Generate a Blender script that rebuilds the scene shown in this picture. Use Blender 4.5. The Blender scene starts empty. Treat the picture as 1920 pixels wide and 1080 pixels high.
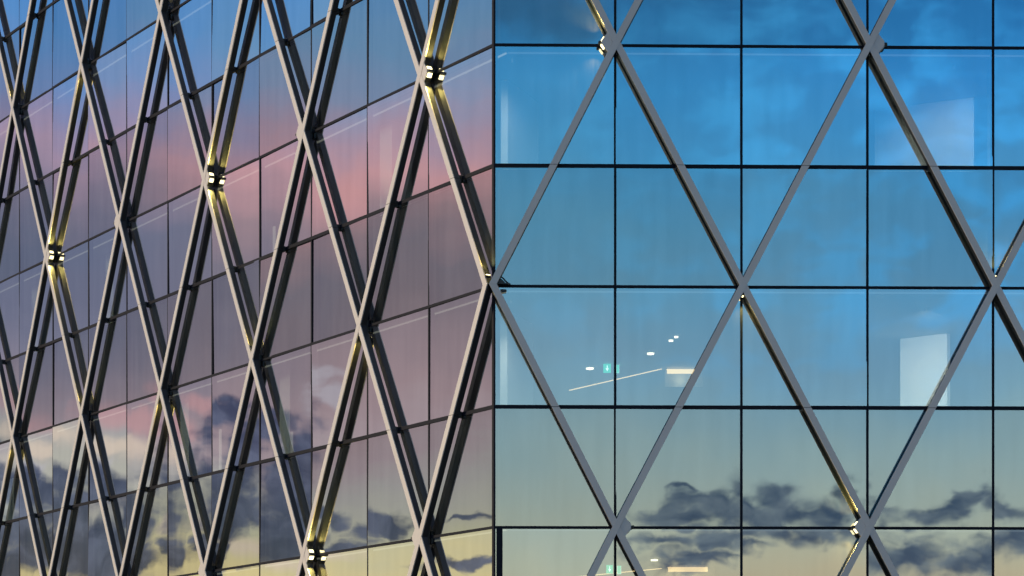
import bpy, bmesh, math, random
from mathutils import Vector
random.seed(7)
sc = bpy.context.scene
COL = sc.collection
R = math.radians

# ------------------------------------------------------------------ camera
F_PX, PX, HY = 4204.0, 800.0, 1420.0           # focal length, principal column and horizon row of a 1920 px wide frame
CAM_Z = 1.6
cam = bpy.data.cameras.new('camera')
cam.sensor_width = 36
cam.lens = 36 * F_PX / 1920
cam.shift_x = (960 - PX) / 1920
cam.shift_y = (HY - 540) / 1920
cam.clip_end = 5000
co = bpy.data.objects.new('camera', cam)
COL.objects.link(co)
co.location = (0, 0, CAM_Z)
co.rotation_euler = (R(90), 0, 0)
sc.camera = co

sc.view_settings.view_transform = 'Standard'
sc.view_settings.look = 'None'
sc.view_settings.gamma = 1
sc.view_settings.exposure = 0
sc.render.engine = 'CYCLES'
sc.cycles.max_bounces = 10
sc.cycles.transparent_max_bounces = 24
sc.cycles.sample_clamp_indirect = 4

# ------------------------------------------------------------------ building frame of reference
Z0, ALPHA, BETA = 42.9, R(57.8), R(1.1)
OX, OY = (926 - PX) / F_PX * Z0, Z0
H = 2.308
ZC = CAM_Z + (HY - 536.5) / F_PX * Z0
class Face:
    def __init__(s, d, n, first, w, cols, name):
        s.d, s.n, s.first, s.w, s.cols, s.name = d, n, first, w, cols, name
    def s(s, j):                                   # distance of joint j from the corner
        return 0 if j == 0 else s.first + (j - 1) * s.w
    def P(s, u, z, o=0):                           # u along the facade, o outwards
        return Vector((s.d[0]*u + s.n[0]*o, s.d[1]*u + s.n[1]*o, z))
LEFT = Face((-math.cos(ALPHA), math.sin(ALPHA)), (-math.sin(ALPHA), -math.cos(ALPHA)), 2.33, 2.4, 13, 'left')
RIGHT = Face((math.cos(BETA), math.sin(BETA)), (math.sin(BETA), -math.cos(BETA)), 2.325, 2.425, 6, 'right')
def zl(i): return ZC + i * H
def proj(p):
    x, y, z = p[0] + OX, p[1] + OY, p[2]
    return PX + x / y * F_PX, HY - (z - CAM_Z) / y * F_PX
def in_frame(pts, m=0):
    q = [proj(p) for p in pts]
    return max(a for a, b in q) > -m and min(a for a, b in q) < 1920 + m and max(b for a, b in q) > -m and min(b for a, b in q) < 1080 + m

# ------------------------------------------------------------------ world
W = bpy.data.worlds.new('World'); sc.world = W; W.use_nodes = True
nt = W.node_tree; N = nt.nodes; L = nt.links
for n in list(N): N.remove(n)
def lin(c):
    return tuple(((v/255)/12.92 if v/255 <= .04045 else ((v/255+.055)/1.055)**2.4) for v in c)
def setin(sock, v):
    if hasattr(v, 'is_linked') or isinstance(v, bpy.types.NodeSocket): nt_links.new(v, sock)
    else: sock.default_value = v
nt_links = L; nt_nodes = N
def M(op, a, b=None, c=None, clamp=False):
    n = nt_nodes.new('ShaderNodeMath'); n.operation = op; n.use_clamp = clamp
    for i, v in enumerate((a, b, c)):
        if v is not None: setin(n.inputs[i], v)
    return n.outputs[0]
def SM(v, lo, hi):                                  # smoothstep
    n = nt_nodes.new('ShaderNodeMapRange'); n.interpolation_type = 'SMOOTHSTEP'
    setin(n.inputs['Value'], v); n.inputs['From Min'].default_value = lo; n.inputs['From Max'].default_value = hi
    return n.outputs['Result']
def MIX(f, a, b, mode='MIX'):
    n = nt_nodes.new('ShaderNodeMix'); n.data_type = 'RGBA'; n.blend_type = mode
    setin(n.inputs[0], f); 
    for i, v in ((6, a), (7, b)):
        if isinstance(v, tuple): v = (*v[:3], 1)
        setin(n.inputs[i], v)
    return n.outputs[2]
def NOISE(vec, scale, detail=4, rough=.55, dist=0):
    n = nt_nodes.new('ShaderNodeTexNoise'); setin(n.inputs['Vector'], vec)
    n.inputs['Scale'].default_value = scale; n.inputs['Detail'].default_value = detail
    n.inputs['Roughness'].default_value = rough; n.inputs['Distortion'].default_value = dist
    return n.outputs['Fac']
def COMB(x, y, z):
    n = nt_nodes.new('ShaderNodeCombineXYZ')
    for i, v in enumerate((x, y, z)): setin(n.inputs[i], v)
    return n.outputs[0]
def RAMP(v, stops, interp='EASE'):
    n = nt_nodes.new('ShaderNodeValToRGB'); setin(n.inputs[0], v); cr = n.color_ramp; cr.interpolation = interp
    while len(cr.elements) > 1: cr.elements.remove(cr.elements[-1])
    for i, (p, c) in enumerate(stops):
        e = cr.elements[0] if i == 0 else cr.elements.new(p)
        e.position = p; e.color = (*c[:3], 1)
    return n.outputs[0]

def sky_angles(face, x, y):                         # which part of the sky a pane at this spot mirrors
    d = Vector(((x - PX)/F_PX, 1, (HY - y)/F_PX)); n = Vector((face.n[0], face.n[1], 0))
    r = d - 2*d.dot(n)*n
    return math.atan2(r.x, -r.y), r.z/math.hypot(r.x, r.y)

tc = N.new('ShaderNodeTexCoord').outputs['Generated']
sep = N.new('ShaderNodeSeparateXYZ'); L.new(tc, sep.inputs[0])
X, Y, Z = sep.outputs
hor = M('MAXIMUM', M('SQRT', M('ADD', M('MULTIPLY', X, X), M('MULTIPLY', Y, Y))), .001)
EL = M('DIVIDE', Z, hor)                            # tangent of elevation
AZ = M('ARCTAN2', X, M('MULTIPLY', Y, -1))          # 0 behind the camera
AE = COMB(AZ, EL, 0)
def e_of(y): return (HY - y)/F_PX
FR, FL = .41, .62                                   # share mirrored by the two facades
ESC = .4
def mk(stops, f):
    return [(e_of(y)/ESC, tuple(min(4, v/f) for v in lin(c))) for y, c in sorted(stops, key=lambda t: -t[0])]
right_stops = [(1400, (172,160,138)), (1120, (172,164,138)), (1040, (164,170,152)), (950, (150,166,160)), (860, (136,162,166)), (760, (118,154,170)), (650, (106,144,166)),
               (540, (92,142,170)), (420, (82,140,172)), (300, (66,134,176)), (150, (52,126,176)), (0, (42,108,158)), (-180, (42,84,120))]
left_stops = [(1400, (215,190,135)), (1085, (208,190,140)), (1000, (184,178,150)), (930, (170,166,156)), (880, (162,156,154)), (820, (158,140,146)), (750, (150,128,134)), (680, (138,120,128)),
              (600, (126,112,122)), (500, (122,112,124)), (410, (150,124,132)), (320, (190,142,148)), (240, (160,138,158)), (160, (128,142,174)), (60, (104,142,180)), (-60, (90,138,186)), (-180, (72,112,160))]
wob = M('SUBTRACT', NOISE(AE, 9, 3), .5)
wob2 = M('SUBTRACT', NOISE(COMB(AZ, M('MULTIPLY', EL, 3.0), 3.1), 16, 5, .6), .5)
eR = M('ADD', EL, M('MULTIPLY', wob, .045))
colR = RAMP(M('DIVIDE', eR, ESC), mk(right_stops, FR), 'LINEAR')
azl, _ = sky_angles(LEFT, 460, 540)
# warmer and pinker near the building corner, cooler and darker away from it
azL0, _ = sky_angles(LEFT, 0, 540); azL1, _ = sky_angles(LEFT, 920, 540)
tL = M('DIVIDE', M('SUBTRACT', AZ, azL0), azL1 - azL0)      # 0 far, 1 by the corner
eL = M('ADD', EL, M('ADD', M('MULTIPLY', wob, .06), M('MULTIPLY', wob2, .03)))
colL = RAMP(M('DIVIDE', eL, ESC), mk(left_stops, FL), 'LINEAR')
cool = MIX(SM(EL, .13, .19), (1,1,1), (.62,.83,1.06))
cool2 = MIX(SM(tL, .66, .15), (1,1,1), cool)
colL = MIX(1.0, MIX(1.0, colL, cool2, 'MULTIPLY'), (.97,1.01,1.0), 'MULTIPLY')
# blue patches high over the right-hand facade
patch = SM(NOISE(COMB(M('MULTIPLY', AZ, 1.0), M('MULTIPLY', EL, 1.6), 7.7), 30, 3, .5, .2), .42, .66)
azR1, _ = sky_angles(RIGHT, 1900, 540); azR0, _ = sky_angles(RIGHT, 930, 540)
tR = M('DIVIDE', M('SUBTRACT', AZ, azR0), azR1 - azR0)
patch = M('MULTIPLY', M('MULTIPLY', patch, SM(tR, -.2, .9)), SM(EL, .15, .22))
colR = MIX(M('MULTIPLY', patch, .5), colR, tuple(v/FR for v in lin((74,172,226))))
satR = MIX(M('MULTIPLY', SM(tR, .1, 1.0), SM(EL, .12, .24)), (1,1,1), (.72,.93,1.10))
colR = MIX(1.0, MIX(1.0, colR, satR, 'MULTIPLY'), (1.12,1.13,1.12), 'MULTIPLY')
# clouds as soft clumps with torn edges
def clouds(face, blobs, seed, amp=1.0, sc1=30, stretch=2.0, lift=1.25):
    q = COMB(AZ, M('MULTIPLY', EL, stretch), seed)
    n1 = M('SUBTRACT', NOISE(q, sc1, 10, .66, .5), .5)
    warpx = M('MULTIPLY', M('SUBTRACT', NOISE(q, sc1*.9, 3), .5), .045)
    ax = M('ADD', AZ, warpx); ey = M('ADD', EL, M('MULTIPLY', M('SUBTRACT', NOISE(q, sc1*1.3, 5), .5), .028))
    acc = None
    for (bx, by, rx, ry) in blobs:
        a0, e0 = sky_angles(face, bx, by)
        a1, _ = sky_angles(face, bx + rx, by)
        ra, re = abs(a1 - a0), ry/F_PX
        dx = M('MULTIPLY', M('SUBTRACT', ax, a0), 1/ra); dy = M('MULTIPLY', M('SUBTRACT', ey, e0), 1/re)
        v = M('SUBTRACT', lift, M('SQRT', M('ADD', M('MULTIPLY', dx, dx), M('MULTIPLY', dy, dy))))
        acc = v if acc is None else M('MAXIMUM', acc, v)
    acc = M('MINIMUM', acc, lift*.9)
    fine = M('SUBTRACT', NOISE(COMB(AZ, M('MULTIPLY', EL, 1.2), seed+2), sc1*4.5, 6, .6, .3), .5)
    return M('ADD', acc, M('ADD', M('MULTIPLY', n1, 3.1*amp), M('MULTIPLY', fine, .9*amp))), n1
hr_m, hr_n = clouds(RIGHT, [(1040,10,110,50),(960,-20,80,60),(1500,-60,120,40)], 3.3, .5, 18, 1.2)
colR = MIX(M('MULTIPLY', SM(hr_m, -.2, 1.0), .6), colR, tuple(v/FR for v in lin((46,84,116))))
cr_blobs = [(1310,978,80,16),(1400,962,90,28),(1480,943,62,36),(1545,962,70,40),(1605,932,26,30),(1345,930,30,12),(1700,966,80,22),(1795,930,66,20),
            (1745,955,50,22),(1885,948,50,20),(1270,1022,70,16),(1400,1018,110,22),(1540,1010,80,26),(1740,1046,100,36),(1870,1046,70,30),(1350,1055,90,14)]
mR, nR = clouds(RIGHT, cr_blobs, 1.3, .72, 40, 1.5, 1.42)
cloudR = MIX(SM(NOISE(COMB(M('MULTIPLY', AZ, .7), M('MULTIPLY', EL, 1.8), 2.2), 60, 7, .6, .6), .35, .68), tuple(v/FR for v in lin((38,62,92))), tuple(v/FR for v in lin((96,112,126))))
colR = MIX(M('MULTIPLY', SM(mR, -.15, 1.0), .92), colR, cloudR)
cl_blobs = [(640,932,26,16),(745,966,56,17),(865,966,40,8),(640,998,70,16),(885,1062,70,12),(525,890,62,80),(505,975,95,48),(385,830,38,70),(430,790,50,34),(345,905,52,44),
            (290,985,80,70),(60,985,95,75),(150,925,66,34),(190,1010,90,66),(10,905,50,40),(455,1052,50,14),(110,1060,120,40),(330,1062,50,20)]
mL, nL = clouds(LEFT, cl_blobs, 5.2, .66, 32, 1.4, 1.68)
cloudL = MIX(SM(NOISE(COMB(AZ, EL, 4.2), 42, 8, .6, .8), .38, .68), tuple(v/FL for v in lin((34,50,80))), tuple(v/FL for v in lin((84,94,120))))
pk, _k = clouds(LEFT, [(110,775,120,26),(250,790,90,26),(330,740,60,24),(640,330,110,60)], 12.1, .5, 20, 1.3)
colL = MIX(M('MULTIPLY', SM(pk, .0, 1.0), .45), colL, tuple(v/FL for v in lin((196,142,142))))
cw, _k = clouds(LEFT, [(110,850,110,26),(240,850,70,26),(560,1040,90,26),(400,1000,26,26)], 14.1, .5, 20, 1.3)
colL = MIX(M('MULTIPLY', SM(cw, .0, 1.0), .7), colL, tuple(v/FL for v in lin((206,188,170))))
pale, nP = clouds(LEFT, [(565,745,60,34),(625,770,40,34),(130,880,50,18),(395,770,30,14)], 9.1, .7, 30, 1.6)
colL = MIX(M('MULTIPLY', SM(pale, .05, .9), .6), colL, tuple(v/FL for v in lin((168,166,176))))
colL = MIX(M('MULTIPLY', SM(mL, .0, .9), .9), colL, cloudL)
both = MIX(SM(AZ, -1.3, -.5), colL, colR)
# the rest of the dome: dusk sky and grey cloud overhead, dark town below the horizon
ns = N.new('ShaderNodeTexSky'); ns.sky_type = 'NISHITA'; ns.sun_disc = False
ns.sun_elevation = R(7); ns.sun_rotation = R(-97)
sky_hi = MIX(1.0, tuple([.10]*3), ns.outputs[0], 'MULTIPLY')
dome = MIX(1.0, sky_hi, (.20,.21,.25), 'ADD')
both = MIX(SM(EL, .36, .62), both, dome)
both = MIX(M('MULTIPLY', SM(AZ, .34, .7), SM(EL, 2.2, .8)), both, (.05,.07,.11))     # the night side of the sky
ground_c = (.012,.013,.016)
both = MIX(SM(EL, -.02, .03), ground_c, both)
bg = N.new('ShaderNodeBackground'); L.new(both, bg.inputs[0]); bg.inputs[1].default_value = 1.0
wo = N.new('ShaderNodeOutputWorld'); L.new(bg.outputs[0], wo.inputs[0])

# low dusk sun on the left-hand facade
sl = bpy.data.lights.new('sun', 'SUN'); sl.energy = 2.4; sl.angle = R(10); sl.color = (1, .79, .52)
so = bpy.data.objects.new('sun', sl); COL.objects.link(so)
so.rotation_euler = Vector((1.0, .06, -.125)).to_track_quat('-Z', 'Y').to_euler()
so.location = (-30, 0, 30)

# ------------------------------------------------------------------ materials
def newmat(name):
    global nt_nodes, nt_links
    m = bpy.data.materials.new(name); m.use_nodes = True
    nt_nodes, nt_links = m.node_tree.nodes, m.node_tree.links
    for n in list(nt_nodes): nt_nodes.remove(n)
    out = nt_nodes.new('ShaderNodeOutputMaterial')
    return m, out
def objco(): return nt_nodes.new('ShaderNodeTexCoord').outputs['Object']
def pbr(name, c, rough=.5, metal=0, var=.08, scale=3, bump=0, spec=.5):
    m, out = newmat(name); b = nt_nodes.new('ShaderNodeBsdfPrincipled')
    tcn = objco(); nz = NOISE(tcn, scale, 6, .6)
    k = M('ADD', 1-var, M('MULTIPLY', nz, 2*var))
    n = nt_nodes.new('ShaderNodeVectorMath'); n.operation = 'SCALE'; n.inputs[0].default_value = c; setin(n.inputs['Scale'], k)
    setin(b.inputs['Base Color'], n.outputs[0])
    setin(b.inputs['Roughness'], M('ADD', rough-.06, M('MULTIPLY', NOISE(tcn, scale*7, 3), .12)))
    b.inputs['Metallic'].default_value = metal; b.inputs['Specular IOR Level'].default_value = spec
    if bump:
        bp = nt_nodes.new('ShaderNodeBump'); bp.inputs['Strength'].default_value = bump; bp.inputs['Distance'].default_value = .01
        setin(bp.inputs['Height'], NOISE(tcn, scale*12, 4)); setin(b.inputs['Normal'], bp.outputs[0])
    nt_links.new(b.outputs[0], out.inputs[0]); return m
def emit(name, c, s):
    m, out = newmat(name); e = nt_nodes.new('ShaderNodeEmission'); e.inputs[0].default_value = (*c, 1); e.inputs[1].default_value = s
    nt_links.new(e.outputs[0], out.inputs[0]); return m
def glass(name, trans, share=1.0):
    m, out = newmat(name)
    tcn = objco()
    mp = nt_nodes.new('ShaderNodeMapping'); setin(mp.inputs[0], tcn); mp.inputs['Scale'].default_value = (1, 1, .12)
    oi = nt_nodes.new('ShaderNodeObjectInfo')
    setin(mp.inputs['Location'], COMB(M('MULTIPLY', oi.outputs['Random'], 40), 0, M('MULTIPLY', oi.outputs['Random'], 17)))
    streak = NOISE(mp.outputs[0], 4.2, 5, .55)
    lw = nt_nodes.new('ShaderNodeLayerWeight'); lw.inputs['Blend'].default_value = .5
    fac = M('ADD', .375, M('MULTIPLY', lw.outputs['Facing'], .52))
    fac = M('MULTIPLY', fac, M('ADD', .88*share, M('ADD', M('MULTIPLY', streak, .17*share), M('MULTIPLY', oi.outputs['Random'], .07*share))))
    bp = nt_nodes.new('ShaderNodeBump'); bp.inputs['Strength'].default_value = .07; bp.inputs['Distance'].default_value = .02
    setin(bp.inputs['Height'], NOISE(tcn, .9, 1.5, .4))
    g = nt_nodes.new('ShaderNodeBsdfGlossy'); g.inputs['Color'].default_value = (.98,.99,1,1); g.inputs['Roughness'].default_value = .012
    setin(g.inputs['Normal'], bp.outputs[0])
    t = nt_nodes.new('ShaderNodeBsdfTransparent'); t.inputs[0].default_value = (*trans, 1)
    df = nt_nodes.new('ShaderNodeBsdfDiffuse'); df.inputs[0].default_value = (.5,.5,.5,1)
    mx0 = nt_nodes.new('ShaderNodeMixShader'); setin(mx0.inputs[0], M('MULTIPLY', SM(streak, .3, .8), .05)); setin(mx0.inputs[1], t.outputs[0]); setin(mx0.inputs[2], df.outputs[0])
    mx = nt_nodes.new('ShaderNodeMixShader'); setin(mx.inputs[0], fac); setin(mx.inputs[1], mx0.outputs[0]); setin(mx.inputs[2], g.outputs[0])
    geo = nt_nodes.new('ShaderNodeNewGeometry'); t2 = nt_nodes.new('ShaderNodeBsdfTransparent')   # the pane's rear skin just lets light through
    mx2 = nt_nodes.new('ShaderNodeMixShader'); setin(mx2.inputs[0], geo.outputs['Backfacing']); setin(mx2.inputs[1], mx.outputs[0]); setin(mx2.inputs[2], t2.outputs[0])
    nt_links.new(mx2.outputs[0], out.inputs[0]); return m
MT = {
 'glass': glass('coated_glass', (.62,.74,.76)),
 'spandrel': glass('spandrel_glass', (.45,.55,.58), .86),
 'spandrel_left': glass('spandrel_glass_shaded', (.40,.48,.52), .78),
 'back': pbr('spandrel_backing', (.10,.11,.12), .8, 0, .15, 1.2),
 'frame': pbr('dark_blue_aluminium', (.004,.007,.018), .55, 0, .2, 4, 0, .15),
 'fin': pbr('champagne_aluminium', (.57,.545,.55), .48, .1, .10, 1.1, .05),
 'side': pbr('fin_web_painted_shade', (.06,.068,.085), .36, .8, .05, 2, .02),  # webs darkened so the shade on the fin sides is in the colour
 'dark': pbr('dark_bracket_steel', (.015,.016,.02), .5, 0, .2, 6),
 'ceil': pbr('ceiling_board', (.42,.42,.42), .9, 0, .06, .8),
 'floor': pbr('grey_carpet', (.09,.09,.095), .95, 0, .15, 2),
 'wallin': pbr('interior_plaster', (.30,.31,.32), .85, 0, .1, .6),
 'white': pbr('white_plaster', (.80,.80,.77), .8, 0, .03, 1),
 'stone': pbr('grey_stone', (.20,.20,.20), .75, 0, .15, 2, .2),
 'paving': pbr('plaza_paving', (.05,.05,.05), .85, 0, .2, .5, .2),
 'black': pbr('black_plastic', (.012,.013,.016), .4, 0, .1, 9),
 'cove': emit('ceiling_edge_light', (1,.88,.68), .42),
 'covedim': emit('dimmed_ceiling_edge_light', (.85,.93,1), .12),
 'lamp': emit('warm_lamp', (1,.86,.46), 3.2),
 'lampw': emit('warm_white_lamp', (1,.62,.28), 1.7),
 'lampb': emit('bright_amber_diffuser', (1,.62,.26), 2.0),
 'down': emit('downlight_glow', (1,.82,.55), 3),
 'green': emit('exit_green', (.0,.36,.20), 2.2),
 'signw': emit('exit_white', (.75,1,.88), 2.0),
 'housing': pbr('lamp_housing', (.55,.53,.50), .4, .3, .05, 6),
}

# ------------------------------------------------------------------ mesh helpers
def link(name, bm, mats, parent=None, base=(OX, OY, 0), fix=True):
    if fix: bmesh.ops.recalc_face_normals(bm, faces=bm.faces[:])
    me = bpy.data.meshes.new(name)
    # keep each object's origin at the middle of its own shape
    c = Vector((0,0,0))
    if bm.verts:
        xs = [v.co for v in bm.verts]
        c = Vector([(min(v[i] for v in xs)+max(v[i] for v in xs))/2 for i in range(3)])
        for v in bm.verts: v.co -= c
    bm.to_mesh(me); bm.free()
    if not isinstance(mats, (list, tuple)): mats = [mats]
    for m in mats: me.materials.append(MT[m])
    o = bpy.data.objects.new(name, me); COL.objects.link(o)
    if parent is not None: o.parent = parent; o.location = c
    else: o.location = c + Vector(base)
    if parent is not None:
        p = parent
        while p is not None and p is not BUILD:
            o.location -= Vector(p.location) if p.get('cc') is None else Vector(p.location)
            p = p.parent
    return o
def prism(bm, front, back, mi=0):
    f = [bm.verts.new(p) for p in front]; b = [bm.verts.new(p) for p in back]; k = len(f)
    fs = [bm.faces.new(f), bm.faces.new(b[::-1])]
    for i in range(k): fs.append(bm.faces.new((f[i], b[i], b[(i+1) % k], f[(i+1) % k])))
    for x in fs: x.material_index = mi
def fbox(bm, F, u0, u1, z0, z1, o0, o1, mi=0):
    q = [(u0,z0),(u1,z0),(u1,z1),(u0,z1)]
    prism(bm, [F.P(u,z,o1) for u,z in q], [F.P(u,z,o0) for u,z in q], mi)
def poly(bm, F, q, o0, o1, mi=0):
    prism(bm, [F.P(u,z,o1) for u,z in q], [F.P(u,z,o0) for u,z in q], mi)
def tube(bm, pts, r, seg=8, mi=0):
    rings = []
    for i, p in enumerate(pts):
        p = Vector(p); a = Vector(pts[max(0,i-1)]); b = Vector(pts[min(len(pts)-1,i+1)])
        t = (b-a).normalized(); up = Vector((0,0,1)) if abs(t.z) < .9 else Vector((1,0,0))
        x = t.cross(up).normalized(); y = t.cross(x)
        rings.append([bm.verts.new(p + (x*math.cos(2*math.pi*k/seg) + y*math.sin(2*math.pi*k/seg))*r) for k in range(seg)])
    for A, B in zip(rings, rings[1:]):
        for k in range(seg): bm.faces.new((A[k], A[(k+1)%seg], B[(k+1)%seg], B[k])).material_index = mi
    bm.faces.new(rings[0]).material_index = mi; bm.faces.new(rings[-1][::-1]).material_index = mi
def empty(name, loc, label, cat, group=None):
    o = bpy.data.objects.new(name, None); COL.objects.link(o); o.location = loc; o.empty_display_size = .2
    o['label'] = label; o['category'] = cat
    if group: o['group'] = group
    return o
BUILD = empty('office_building', (OX, OY, 0), 'glass office building with a pale diagonal lattice of fins over two facades', 'building')

# ------------------------------------------------------------------ ground
bm = bmesh.new(); bmesh.ops.create_grid(bm, x_segments=1, y_segments=1, size=1500)
g = link('ground', bm, 'paving', None, (0, 0, 0)); g['kind'] = 'structure'

# ------------------------------------------------------------------ facades
IMAX = 7; IMIN = -3
rest_panes = bmesh.new(); rest_fins = bmesh.new()
def pane(bm, F, u0, u1, z0, z1, tilt):
    ta, tb = tilt                                    # each pane sits very slightly out of true
    q = [(u0,z0),(u1,z0),(u1,z1),(u0,z1)]; uc, zc = (u0+u1)/2, (z0+z1)/2
    off = [(u-uc)*ta + (z-zc)*tb for u,z in q]
    prism(bm, [F.P(u,z,d) for (u,z),d in zip(q,off)], [F.P(u,z,d-.028) for (u,z),d in zip(q,off)])
for F in (LEFT, RIGHT):
    for j in range(F.cols):
        for r in range(IMIN, IMAX):
            u0, u1, z0, z1 = F.s(j), F.s(j+1), zl(r), zl(r+1)
            e = .012
            vis = in_frame([F.P(u0,z0), F.P(u1,z1), F.P(u0,z1), F.P(u1,z0)])
            k = .0068 if F is LEFT else .0026
            tilt = (random.gauss(0, k), random.gauss(0, k*.8))
            odd = r % 2 == 1
            if vis:
                b = bmesh.new(); pane(b, F, u0+e, u1-e, z0+e, z1-e, tilt)
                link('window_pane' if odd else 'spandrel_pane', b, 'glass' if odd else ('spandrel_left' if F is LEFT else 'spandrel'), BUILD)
            else:
                pane(rest_panes, F, u0+e, u1-e, z0+e, z1-e, tilt)
    UL = F.s(F.cols)
    # mullions
    for j in range(1, F.cols+1):
        b = bmesh.new(); fbox(b, F, F.s(j)-.024, F.s(j)+.024, zl(IMIN), zl(IMAX), -.12, .007); link('mullion', b, 'frame', BUILD)
    for i in range(IMIN, IMAX+1):
        hw = .036 if i % 2 else .026
        b = bmesh.new(); fbox(b, F, .02, UL, zl(i)-hw, zl(i)+hw, -.12, .018); link('transom', b, 'frame', BUILD)
    # opaque backing behind the spandrel rows
    for r in range(IMIN, IMAX):
        if r % 2 == 0:
            b = bmesh.new(); fbox(b, F, 0, UL, zl(r)+.05, zl(r+1)-.028, -.22, -.17); link('spandrel_backing', b, 'back', BUILD)
o = link('outer_glazing', rest_panes, 'spandrel', BUILD); o['kind'] = 'stuff'; 
# corner post shared by the two facades
b = bmesh.new()
q = [LEFT.P(.045,0,.016), LEFT.P(.0,0,.016)*.5 + RIGHT.P(.0,0,.016)*.5, RIGHT.P(.03,0,.016), RIGHT.P(.03,0,-.12), LEFT.P(.045,0,-.12)]
prism(b, [v + Vector((0,0,zl(IMIN))) for v in q], [v + Vector((0,0,zl(IMAX))) for v in q]); link('corner_post', b, 'frame', BUILD)

# ------------------------------------------------------------------ interior slabs (ceiling of one floor, floor of the next)
def outline(off, backo):
    """corner polygon offset inwards"""
    def inter(o):                                    # intersection of both facades offset by o
        p1, d1 = LEFT.P(0,0,o), Vector((*LEFT.d,0)); p2, d2 = RIGHT.P(0,0,o), Vector((*RIGHT.d,0))
        den = d1.x*d2.y - d1.y*d2.x; t = ((p2.x-p1.x)*d2.y - (p2.y-p1.y)*d2.x)/den
        return p1 + d1*t
    c, cb = inter(off), inter(backo)
    return [LEFT.P(LEFT.s(LEFT.cols),0,off), c, RIGHT.P(RIGHT.s(RIGHT.cols),0,off), RIGHT.P(RIGHT.s(RIGHT.cols),0,backo), cb, LEFT.P(LEFT.s(LEFT.cols),0,backo)]
def slab(name, off, z0, z1, mat):
    b = bmesh.new(); q = outline(off, -13.5)
    # two quads per side so that the non-convex outline stays clean
    A = [q[0], q[1], q[4], q[5]]; B = [q[1], q[2], q[3], q[4]]
    for p in (A, B):
        prism(b, [v + Vector((0,0,z0)) for v in p], [v + Vector((0,0,z1)) for v in p])
    return link(name, b, mat, BUILD)
for r in range(IMIN-1, IMAX):
    if r % 2 == 0:
        slab('ceiling', -.5, zl(r)+.0, zl(r)+.12, 'ceil')
        slab('floor_slab', -.24, zl(r)+.35, zl(r+1)-.03, 'floor')
        for F in (LEFT, RIGHT):
            b = bmesh.new(); c0 = .30
            fbox(b, F, c0, F.s(F.cols), zl(r)-.012, zl(r)+.012, -.505, -.47); link('ceiling_edge_light', b, 'cove' if F is LEFT else 'covedim', BUILD)
            b = bmesh.new(); fbox(b, F, c0, F.s(F.cols), zl(r)+.02, zl(r)+.30, -.53, -.502); link('bulkhead', b, 'wallin', BUILD)
# core wall behind the offices
b = bmesh.new(); q = outline(-13.5, -13.9)
for p in ([q[0],q[1],q[4],q[5]], [q[1],q[2],q[3],q[4]]):
    prism(b, [v + Vector((0,0,0)) for v in p], [v + Vector((0,0,zl(IMAX))) for v in p])
link('core_wall', b, 'wallin', BUILD)
# end walls and roof close the volume, stone base carries it
for F in (LEFT, RIGHT):
    b = bmesh.new(); u = F.s(F.cols); fbox(b, F, u+.03, u+.33, 0, zl(IMAX)+.6, -13.9, .0); link('end_wall', b, 'stone', BUILD)
slab('roof', -.02, zl(IMAX)+.04, zl(IMAX)+.6, 'stone')
for F in (LEFT, RIGHT):
    b = bmesh.new(); fbox(b, F, 0.0 if F is LEFT else .002, F.s(F.cols), 0, zl(IMIN)-.04, -.4, .03 if F is LEFT else .033); link('base_wall', b, 'stone', BUILD)

# ------------------------------------------------------------------ diagonal fins
G, D, WF = .078, .150, .146
def node_s(F, j): return -.03 if j == 0 else F.s(j)
def has_node(i, j): return i % 2 == 0 and (i//2 + j) % 2 == 0          # C line: even joints, A and E: odd joints
seg_i = [i for i in range(-4, IMAX+1, 2)]
for F in (LEFT, RIGHT):
    for j in range(F.cols):
        for i in seg_i:
            if has_node(i, j): a, c, up = j, j+1, 1                       # from lower joint a to upper joint c
            else: a, c, up = j+1, j, -1
            z0, z1 = zl(i), zl(i+2)
            if z0 < zl(IMIN): z0c = zl(IMIN)
            sa, scc = node_s(F, a), node_s(F, c)
            proud = .003 if up == (1 if F is RIGHT else -1) else 0
            vis = in_frame([F.P(sa,z0,.2), F.P(scc,z1,.2), F.P(sa,z1,.2), F.P(scc,z0,.2)]) 
            vis = vis and any(0 < proj(F.P(sa+(scc-sa)*t, z0+(z1-z0)*t, .2))[0] < 1920 and 0 < proj(F.P(sa+(scc-sa)*t, z0+(z1-z0)*t, .2))[1] < 1080 for t in [k/40 for k in range(41)])
            b = bmesh.new() if vis else rest_fins
            zm = (z0+z1)/2 - .03; gap = .005
            def at(z): return sa + (scc-sa)*(z-z0)/(z1-z0)
            for (q0, q1) in ((z0, zm-gap), (zm+gap, z1)):
                poly(b, F, [(at(q0)-WF/2, q0), (at(q0)+WF/2, q0), (at(q1)+WF/2, q1), (at(q1)-WF/2, q1)], G+D-.02, G+D+proud)
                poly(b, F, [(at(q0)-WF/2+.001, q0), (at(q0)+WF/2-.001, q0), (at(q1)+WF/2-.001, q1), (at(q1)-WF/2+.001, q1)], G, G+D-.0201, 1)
            if vis:
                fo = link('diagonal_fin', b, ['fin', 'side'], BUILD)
                # bracket at mid height fixes the fin to the transom
                b2 = bmesh.new(); zz = zl(i+1); u = at(zz)
                fbox(b2, F, u-.055, u+.055, zz-.07, zz+.05, .018, G-.0005)
                bo = link('bracket', b2, 'dark', BUILD)
                loc = bo.location.copy(); bo.parent = fo; bo.location = loc - fo.location
o = link('outer_fins', rest_fins, ['fin', 'side'], BUILD); o['kind'] = 'stuff'

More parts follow.
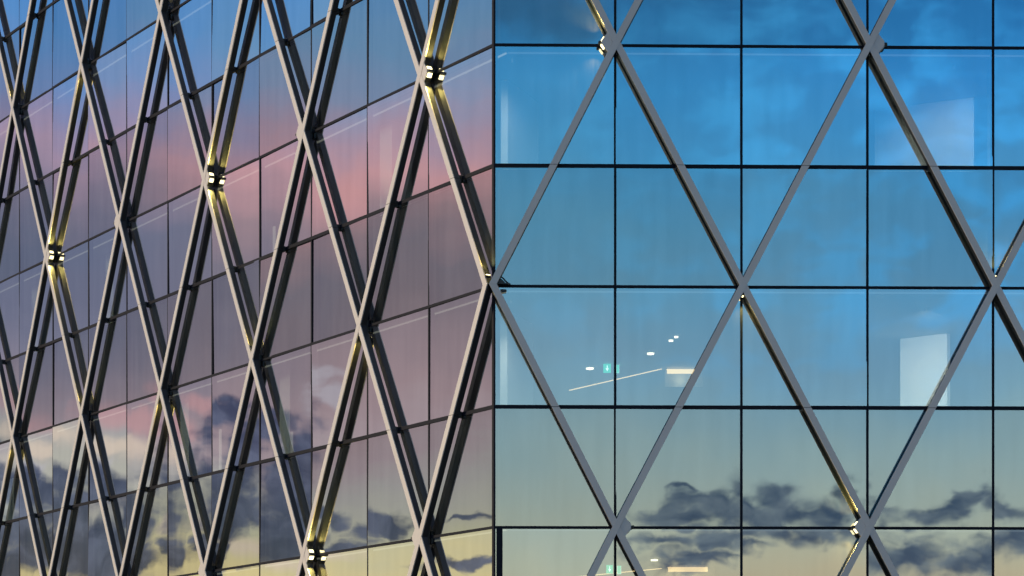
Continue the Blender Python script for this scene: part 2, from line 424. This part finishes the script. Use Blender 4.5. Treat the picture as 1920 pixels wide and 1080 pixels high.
# ------------------------------------------------------------------ node plates and floodlights
def lamp_light(name, parent, loc, power, col=(1,.72,.16), rad=.004, kind='POINT'):
    l = bpy.data.lights.new(name, kind); l.energy = power; l.color = col
    if kind == 'POINT' or kind == 'SPOT': l.shadow_soft_size = rad
    o = bpy.data.objects.new(name, l); COL.objects.link(o); o.parent = parent; o.location = loc
    return o
ROWN = {-2: 'bottom', 0: 'middle', 2: 'upper', 4: 'topmost', 6: 'highest'}
ORD = ['corner', 'first', 'second', 'third', 'fourth', 'fifth', 'sixth', 'seventh', 'eighth', 'ninth', 'tenth', 'eleventh', 'twelfth']
SL = H*2/2.4                                             # fin slope
for F in (LEFT, RIGHT):
    for i in range(-2, IMAX, 2):
        for j in range(0, F.cols):
            if not has_node(i, j): continue
            u, z = node_s(F, j), zl(i)
            vis = in_frame([F.P(u, z, .2)], 0)
            if not in_frame([F.P(u, z, .2)], 60): continue
            # dark hub behind the crossing
            b = bmesh.new(); hx = .07 if j else .05
            uo = 0.03 if j == 0 else 0
            fbox(b, F, u-hx+uo, u+hx+uo, z-.13, z+.12, .018, G-.0005); link('node_bracket', b, 'dark', BUILD)
            side = None
            if (i//2) % 2 == 1:                               # lines with wings
                side = -1 if (j + (i-2)//2) % 4 == 1 else 1          # -1: towards the corner
            else:
                side = 'down' if (j + i//2) % 4 == 2 else 'up'
            if side in (-1, 1):
                # rhombic plate filling the side notch of the crossing
                a = WF/2
                q = [(u+side*(a+.005), z), (u+side*(a+.095), z+.185), (u+side*(a+.205), z+.03), (u+side*(a+.205), z-.03), (u+side*(a+.095), z-.185)]
                q = [(x, y-.0) for x, y in q]
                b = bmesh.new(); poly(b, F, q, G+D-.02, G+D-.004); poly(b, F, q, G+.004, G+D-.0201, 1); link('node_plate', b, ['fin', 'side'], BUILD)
            face = 'pink facade' if F is LEFT else 'blue facade'
            where = {-1: 'corner-facing', 1: 'far-facing', 'up': 'top', 'down': 'bottom'}[side]
            cross = 'corner crossing' if j == 0 else f'{ORD[(j+1)//2 if i % 4 else j//2]} crossing from the corner'
            label = f'{"unlit" if side == 1 else "glowing"} floodlight in {where} notch, {cross}, {ROWN[i]} row, {face}'
            if not vis or (F is RIGHT and j == 0): continue
            root = empty('facade_floodlight', Vector((OX, OY, 0)) + F.P(u, z, G), label, 'floodlight', 'yellow floodlights at the lattice crossings')
            base = F.P(u, z, G)
            def sub(name, bm_, mat):
                bmesh.ops.recalc_face_normals(bm_, faces=bm_.faces[:])
                me = bpy.data.meshes.new(name)
                for v in bm_.verts: v.co -= base
                bm_.to_mesh(me); bm_.free(); me.materials.append(MT[mat])
                oo = bpy.data.objects.new(name, me); COL.objects.link(oo); oo.parent = root; return oo
            a = WF/2
            if side in (-1, 1):
                x0 = u + side*(a+.215)
                b = bmesh.new(); fbox(b, F, min(x0, x0+side*.05), max(x0, x0+side*.05), z-.022, z+.022, G+.01, G+D-.01); sub('housing', b, 'dark')
                # glowing lenses above and below, following the plate's edge
                ed = [(u+side*(a+.20), z+.035), (u+side*(a+.105), z+.170)]
                for sg in (1, -1):
                    if sg == 1 : k0, k1 = .05, .55
                    else: k0, k1 = .0, .55
                    p0 = (ed[0][0]+(ed[1][0]-ed[0][0])*k0, ed[0][1]+(ed[1][1]-ed[0][1])*k0)
                    p1 = (ed[0][0]+(ed[1][0]-ed[0][0])*k1, ed[0][1]+(ed[1][1]-ed[0][1])*k1)
                    qq = [(p0[0]+side*.004, z+sg*(p0[1]-z)), (p1[0]+side*.004, z+sg*(p1[1]-z)), (p1[0]+side*.022, z+sg*(p1[1]-z)), (p0[0]+side*.022, z+sg*(p0[1]-z))]
                    b = bmesh.new(); poly(b, F, qq, G+.02, G+D-.03); sub('lens', b, 'lamp' if side < 0 else 'housing')
                for sg, pw in (((1, 120), (-1, 170)) if side < 0 else ()):
                    p = F.P(u+side*(a+.24), z+sg*.12, G+D*.5); q = F.P(u+side*(1.1/SL+a), z+sg*1.1, G+D*.5)
                    l = lamp_light('lamp_glow', root, p - base, pw, kind='SPOT'); l.data.spot_size = R(100); l.data.spot_blend = .8
                    l.rotation_euler = (q - p).to_track_quat('-Z', 'Y').to_euler()
            else:
                sg = 1 if side == 'up' else -1
                zz = z + sg*.17
                b = bmesh.new(); fbox(b, F, u-.012, u+.012, zz-.03, zz+.012, G+.02, G+D-.012); sub('housing', b, 'dark')
                b = bmesh.new(); fbox(b, F, u-.010, u+.010, zz+(.012 if sg>0 else -.05), zz+(.032 if sg>0 else -.03), G+.03, G+D-.03); sub('lens', b, 'lamp')
                l = lamp_light('lamp_glow', root, F.P(u, zz+sg*.06, G+D*.5) - base, 130, kind='SPOT'); l.data.spot_size = R(96); l.data.spot_blend = .8
                l.rotation_euler = (F.P(0,sg,0) - F.P(0,0,0)).to_track_quat('-Z', 'Y').to_euler()

# ------------------------------------------------------------------ inside the offices
def ray(x, y, dep):                                     # place on the line of sight, dep metres behind the frontal facade
    t = OY + dep
    return Vector(((x-PX)/F_PX*t, t, CAM_Z + (HY-y)/F_PX*t))
def wbox(bm, x0, x1, y0, y1, z0, z1, mi=0):
    prism(bm, [(x0,y0,z0),(x1,y0,z0),(x1,y0,z1),(x0,y0,z1)], [(x0,y1,z0),(x1,y1,z0),(x1,y1,z1),(x0,y1,z1)], mi)
def wlink(name, bm, mat, parent):
    bmesh.ops.recalc_face_normals(bm, faces=bm.faces[:])
    me = bpy.data.meshes.new(name); 
    for v in bm.verts: v.co -= Vector(parent.location)
    bm.to_mesh(me); bm.free(); me.materials.append(MT[mat]); o = bpy.data.objects.new(name, me); COL.objects.link(o); o.parent = parent; return o
def partition(xa, da, xb, db, zlo, zhi, th=.15, mat='white', name='partition_wall'):
    b = bmesh.new()
    A = Vector(((xa-PX)/F_PX*(OY+da), OY+da, 0)); B = Vector(((xb-PX)/F_PX*(OY+db), OY+db, 0)); n = (B-A).cross(Vector((0,0,1))).normalized()*th
    if n.y < 0: n = -n
    q = [A, B, B+n, A+n]
    prism(b, [v+Vector((0,0,zlo)) for v in q], [v+Vector((0,0,zhi)) for v in q]); return wlink(name, b, mat, BUILD)
def floorz(i): return zl(i-1)-.02                         # floor of the room whose ceiling is line i
# pale partitions seen through the frontal facade
partition(1640, 4.3, 1826, 3.4, floorz(2), zl(2)-.002)
partition(1688, 5.4, 1776, 4.75, floorz(0), zl(0)-.002)
partition(952, 2.2, 1010, 3.8, floorz(2), zl(2)-.002)
partition(951, 2.2, 1000, 3.8, floorz(0), zl(0)-.002)
partition(1862, 1.5, 1945, 2.2, floorz(2), zl(2)-.002, mat='wallin')
partition(1500, 8, 1580, 8, floorz(2), zl(2)-.25, mat='wallin')
partition(1530, 7, 1545, 7, floorz(0), zl(0)-1.9, mat='wallin', name='partition_wall')
# glowing bars added behind the oblique facade, standing in for bright frame lines
def left_at(x, o, z):
    lo, hi = -2, LEFT.s(LEFT.cols)
    for _ in range(40):
        m = (lo+hi)/2
        if proj(LEFT.P(m, z, o))[0] > x: lo = m
        else: hi = m
    return lo
for (x, i, h, lb) in ((514, 2, 1.0, 'added glowing bar for a bright frame line behind the pink glass, upper of the two near the fin crossing'),
                      (547, 0, .75, 'added glowing bar for a bright frame line behind the mauve glass, on the middle lit floor'),
                      (413, 0, 1.25, 'tallest added glowing bar for a bright frame line behind the cloud reflection, middle lit floor')):
    zf = floorz(i); u = left_at(x, -.75, zf+.5)
    c = Vector((OX, OY, 0)) + LEFT.P(u, zf, -.75)
    root = empty('added_glow_bar', c, lb, 'floor lamp', 'glowing bars added for bright frame lines in the offices')
    b = bmesh.new(); fbox(b, LEFT, u-.035, u+.035, zf+.06, zf+h, -.77, -.73)
    for v in b.verts: v.co += Vector((OX, OY, 0))
    wlink('glow_strip', b, 'cove', root)
    b = bmesh.new(); fbox(b, LEFT, u-.09, u+.09, zf, zf+.05, -.83, -.67)
    for v in b.verts: v.co += Vector((OX, OY, 0))
    wlink('added_bar_base', b, 'housing', root)
# dark column in the corner of the lowest row
b = bmesh.new(); fbox(b, RIGHT, .05, .165, zl(-3), zl(-2)-.03, .0065, .05); link('corner_cover_strip', b, 'frame', BUILD)
# columns behind the oblique facade
for (x, dep, ln) in ((5.4, 1.0, 2), (10.3, 1.2, 0), (15.2, 1.0, 0), (20.0, 1.1, 2), (25.0, 1.0, 2)):
    b = bmesh.new(); fbox(b, LEFT, x, x+.5, floorz(ln), zl(ln)-.002, -dep-.5, -dep); link('office_column', b, 'white', BUILD)
b = bmesh.new(); u = left_at(14, -.6, zl(0)-1.5); fbox(b, LEFT, u-.5, u+.5, floorz(0), zl(0)-.9, -.75, -.6); link('screen_panel', b, 'white', BUILD)

def strip(p0, p1, hw, label):
    p0, p1 = Vector(p0), Vector(p1); c = (p0+p1)/2
    root = empty('ceiling_light', c + Vector((0,0,.02)), label, 'ceiling light', 'warm ceiling lights inside the offices')
    d = (p1-p0).normalized(); n = d.cross(Vector((0,0,1))).normalized()*hw; up = Vector((0,0,.035))
    b = bmesh.new(); q = [p0-n, p1-n, p1+n, p0+n]; prism(b, q, [v+Vector((0,0,.012)) for v in q]); wlink('diffuser', b, 'lampw', root)
    b = bmesh.new(); n2 = n*1.25; q = [p0-n2, p1-n2, p1+n2, p0+n2]; prism(b, [v+Vector((0,0,.013)) for v in q], [v+up for v in q]); wlink('housing', b, 'housing', root)
    return root, c
def exit_sign(x, y, dep, wpx, label, narrow=False):
    c = ray(x, y, dep); w = wpx/F_PX*(OY+dep)/2; h = 8.2/F_PX*(OY+dep)
    root = empty('exit_sign', c, label, 'exit sign', 'green exit signs inside the offices')
    b = bmesh.new(); wbox(b, c.x-w, c.x+w, c.y, c.y+.04, c.z-h, c.z+h); wlink('sign_panel', b, 'green', root)
    b = bmesh.new(); t = w*.11
    for (x0,x1,z0,z1) in () if not narrow else ((-w,w,h-t,h),(-w,w,-h,-h+t),(-w,-w+t,-h+t,h-t),(w-t,w,-h+t,h-t)):
        wbox(b, c.x+x0, c.x+x1, c.y-.008, c.y-.002, c.z+z0, c.z+z1)
    if not narrow:
        wbox(b, c.x-w*.10, c.x+w*.14, c.y-.008, c.y-.002, c.z-h*.05, c.z+h*.62)
        prism(b, [(c.x-w*.42,c.y-.008,c.z-h*.02),(c.x+w*.46,c.y-.008,c.z-h*.02),(c.x+w*.02,c.y-.008,c.z-h*.68)], [(c.x-w*.42,c.y-.002,c.z-h*.02),(c.x+w*.46,c.y-.002,c.z-h*.02),(c.x+w*.02,c.y-.002,c.z-h*.68)])
    wlink('down_arrow' if not narrow else 'sign_edge', b, 'signw', root)
    b = bmesh.new()
    i = 0 if y < 900 else -2
    for sx in (-.5, .5): wbox(b, c.x+sx*w-.004, c.x+sx*w+.004, c.y+.01, c.y+.018, c.z+h, zl(i)-.001)
    wlink('hanging_rod', b, 'dark', root)
def downlight(x, y, i, label, r=.09, power=0):
    dep = (HY-CY[i])/(HY-y)*OY - OY
    c = ray(x, y, dep); c.z = zl(i) - .02
    root = empty('downlight', c, label, 'downlight', 'round downlights inside the offices')
    b = bmesh.new(); bmesh.ops.create_cone(b, cap_ends=True, segments=20, radius1=r, radius2=r, depth=.03); bmesh.ops.translate(b, verts=b.verts, vec=c+Vector((0,0,-.02))); wlink('diffuser', b, 'down', root)
    b = bmesh.new(); bmesh.ops.create_cone(b, cap_ends=True, segments=20, radius1=r*1.25, radius2=r*1.25, depth=.02); bmesh.ops.translate(b, verts=b.verts, vec=c+Vector((0,0,.008))); wlink('trim_ring', b, 'housing', root)
    if power:
        lamp_light('lamp_glow', root, Vector((0,0,-.12)), power, (1,.84,.62), .1)
CY = {i: HY - (zl(i)-CAM_Z)/OY*F_PX for i in (-2, 0, 2)}
def onceil(x, y, i, drop=.03):
    dep = (HY-CY[i])/(HY-y)*OY - OY; p = ray(x, y, dep); p.z = zl(i)-drop; return p
for i, (a, bb, c1, c2) in {0: ((1068,730),(1240,690),(1250,691),(1303,692)), -2: ((1068,1081),(1240,1064),(1252,1062),(1326,1062))}.items():
    nm = 'middle' if i == 0 else 'lowest'
    strip(onceil(*a, i), onceil(*bb, i), .022, f'long thin slanting ceiling light line behind the blue glass, {nm} lit floor')
    p0, p1 = onceil(*c1, i), onceil(*c2, i)
    root, c = strip(p0, p1, .05, f'short broad warm glowing ceiling light behind the blue glass, {nm} lit floor')
    lamp_light('lamp_glow', root, Vector((0,0,-.25)), 2.5, (1,.78,.45), .15)
    # bulkhead lit by the broad light
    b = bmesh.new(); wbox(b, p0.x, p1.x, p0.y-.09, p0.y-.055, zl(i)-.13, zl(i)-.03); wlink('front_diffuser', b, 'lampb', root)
    b = bmesh.new(); wbox(b, p0.x-.02, p1.x+.2, p0.y+.16, p0.y+.34, zl(i)-.40, zl(i)-.004); wlink('bulkhead', b, 'wallin', BUILD)
exit_sign(1138.5, 690.5, 8.4, 14, 'green exit sign with white down arrow, left of the mullion on the middle lit floor')
exit_sign(1158.5, 691, 8.6, 5, 'narrow edge-on green exit sign just right of the mullion on the middle lit floor', True)
exit_sign(1143, 1067, 8.4, 12, 'green exit sign with white down arrow on the lowest lit floor, by the fin crossing')
exit_sign(1161, 1068, 8.6, 7, 'narrow green exit sign right of the other one on the lowest lit floor', True)
downlight(1106, 688, 0, 'round glowing downlight just left of the green exit sign, middle lit floor', .09)
downlight(1220, 660, 0, 'brightest round downlight above the slanting light line, middle lit floor', .08)
downlight(1258, 635.5, 0, 'tiny faint downlight, lower of the two near the top of the middle lit floor', .05)
downlight(1268, 628.5, 0, 'tiny faint downlight, upper of the two near the top of the middle lit floor', .045)
downlight(1227, 1047, -2, 'round downlight above the light line on the lowest lit floor', .08)
# ceiling spots added near the glass only to brighten the pale partitions
for (x, y, i, tgt, pw, lb) in ((1788, 116, 2, ray(1785, 300, 3.6), 150, 'added ceiling spot aimed at the broad white partition, upper lit floor'),
                      (1736, 570, 0, ray(1735, 745, 4.9), 560, 'added ceiling spot aimed at the white partition, middle lit floor'),
                      (962, 104, 2, ray(962, 280, 2.4), 90, 'added ceiling spot aimed at the white wall by the corner, upper lit floor'),
                      (960, 556, 0, ray(962, 740, 2.4), 90, 'added ceiling spot aimed at the white wall by the corner, middle lit floor')):
    c = onceil(x, y, i, .10)
    root = empty('added_partition_spot', c, lb, 'added_spotlight', 'ceiling spots added to brighten the office partitions')
    b = bmesh.new(); bmesh.ops.create_cone(b, cap_ends=True, segments=16, radius1=.03, radius2=.035, depth=.07); bmesh.ops.translate(b, verts=b.verts, vec=c); wlink('housing', b, 'housing', root)
    l = lamp_light('lamp_glow', root, Vector((0,0,-.05)), pw, (1,.93,.80), .03, 'SPOT')
    l.data.spot_size = R(70); l.data.spot_blend = 1
    l.rotation_euler = (tgt - c).to_track_quat('-Z', 'Y').to_euler()

# ------------------------------------------------------------------ camera fixed at the corner crossing
F = RIGHT; z = zl(0)
root = empty('security_camera', Vector((OX, OY, 0)) + F.P(.2, z, .05), 'small black security camera on a curved arm beside the corner crossing', 'camera')
def sp(name, bm_):
    for v in bm_.verts: v.co += Vector((OX, OY, 0))
    return wlink(name, bm_, 'black', root)
b = bmesh.new(); tube(b, [F.P(.07,z+.17,.10), F.P(.12,z+.165,.11), F.P(.18,z+.12,.11), F.P(.22,z+.075,.10), F.P(.27,z+.04,.08), F.P(.31,z+.03,.03)], .014, 10); sp('curved_arm', b)
b = bmesh.new(); poly(b, F, [(.05,z+.02),(.055,z+.09),(.10,z+.095),(.19,z+.075),(.20,z+.04),(.28,z+.045),(.30,z+.015)], .03, .12); sp('camera_body', b)
b = bmesh.new(); poly(b, F, [(.12,z-.075),(.235,z-.08),(.24,z-.115),(.15,z-.135)], .03, .10); sp('sensor', b)
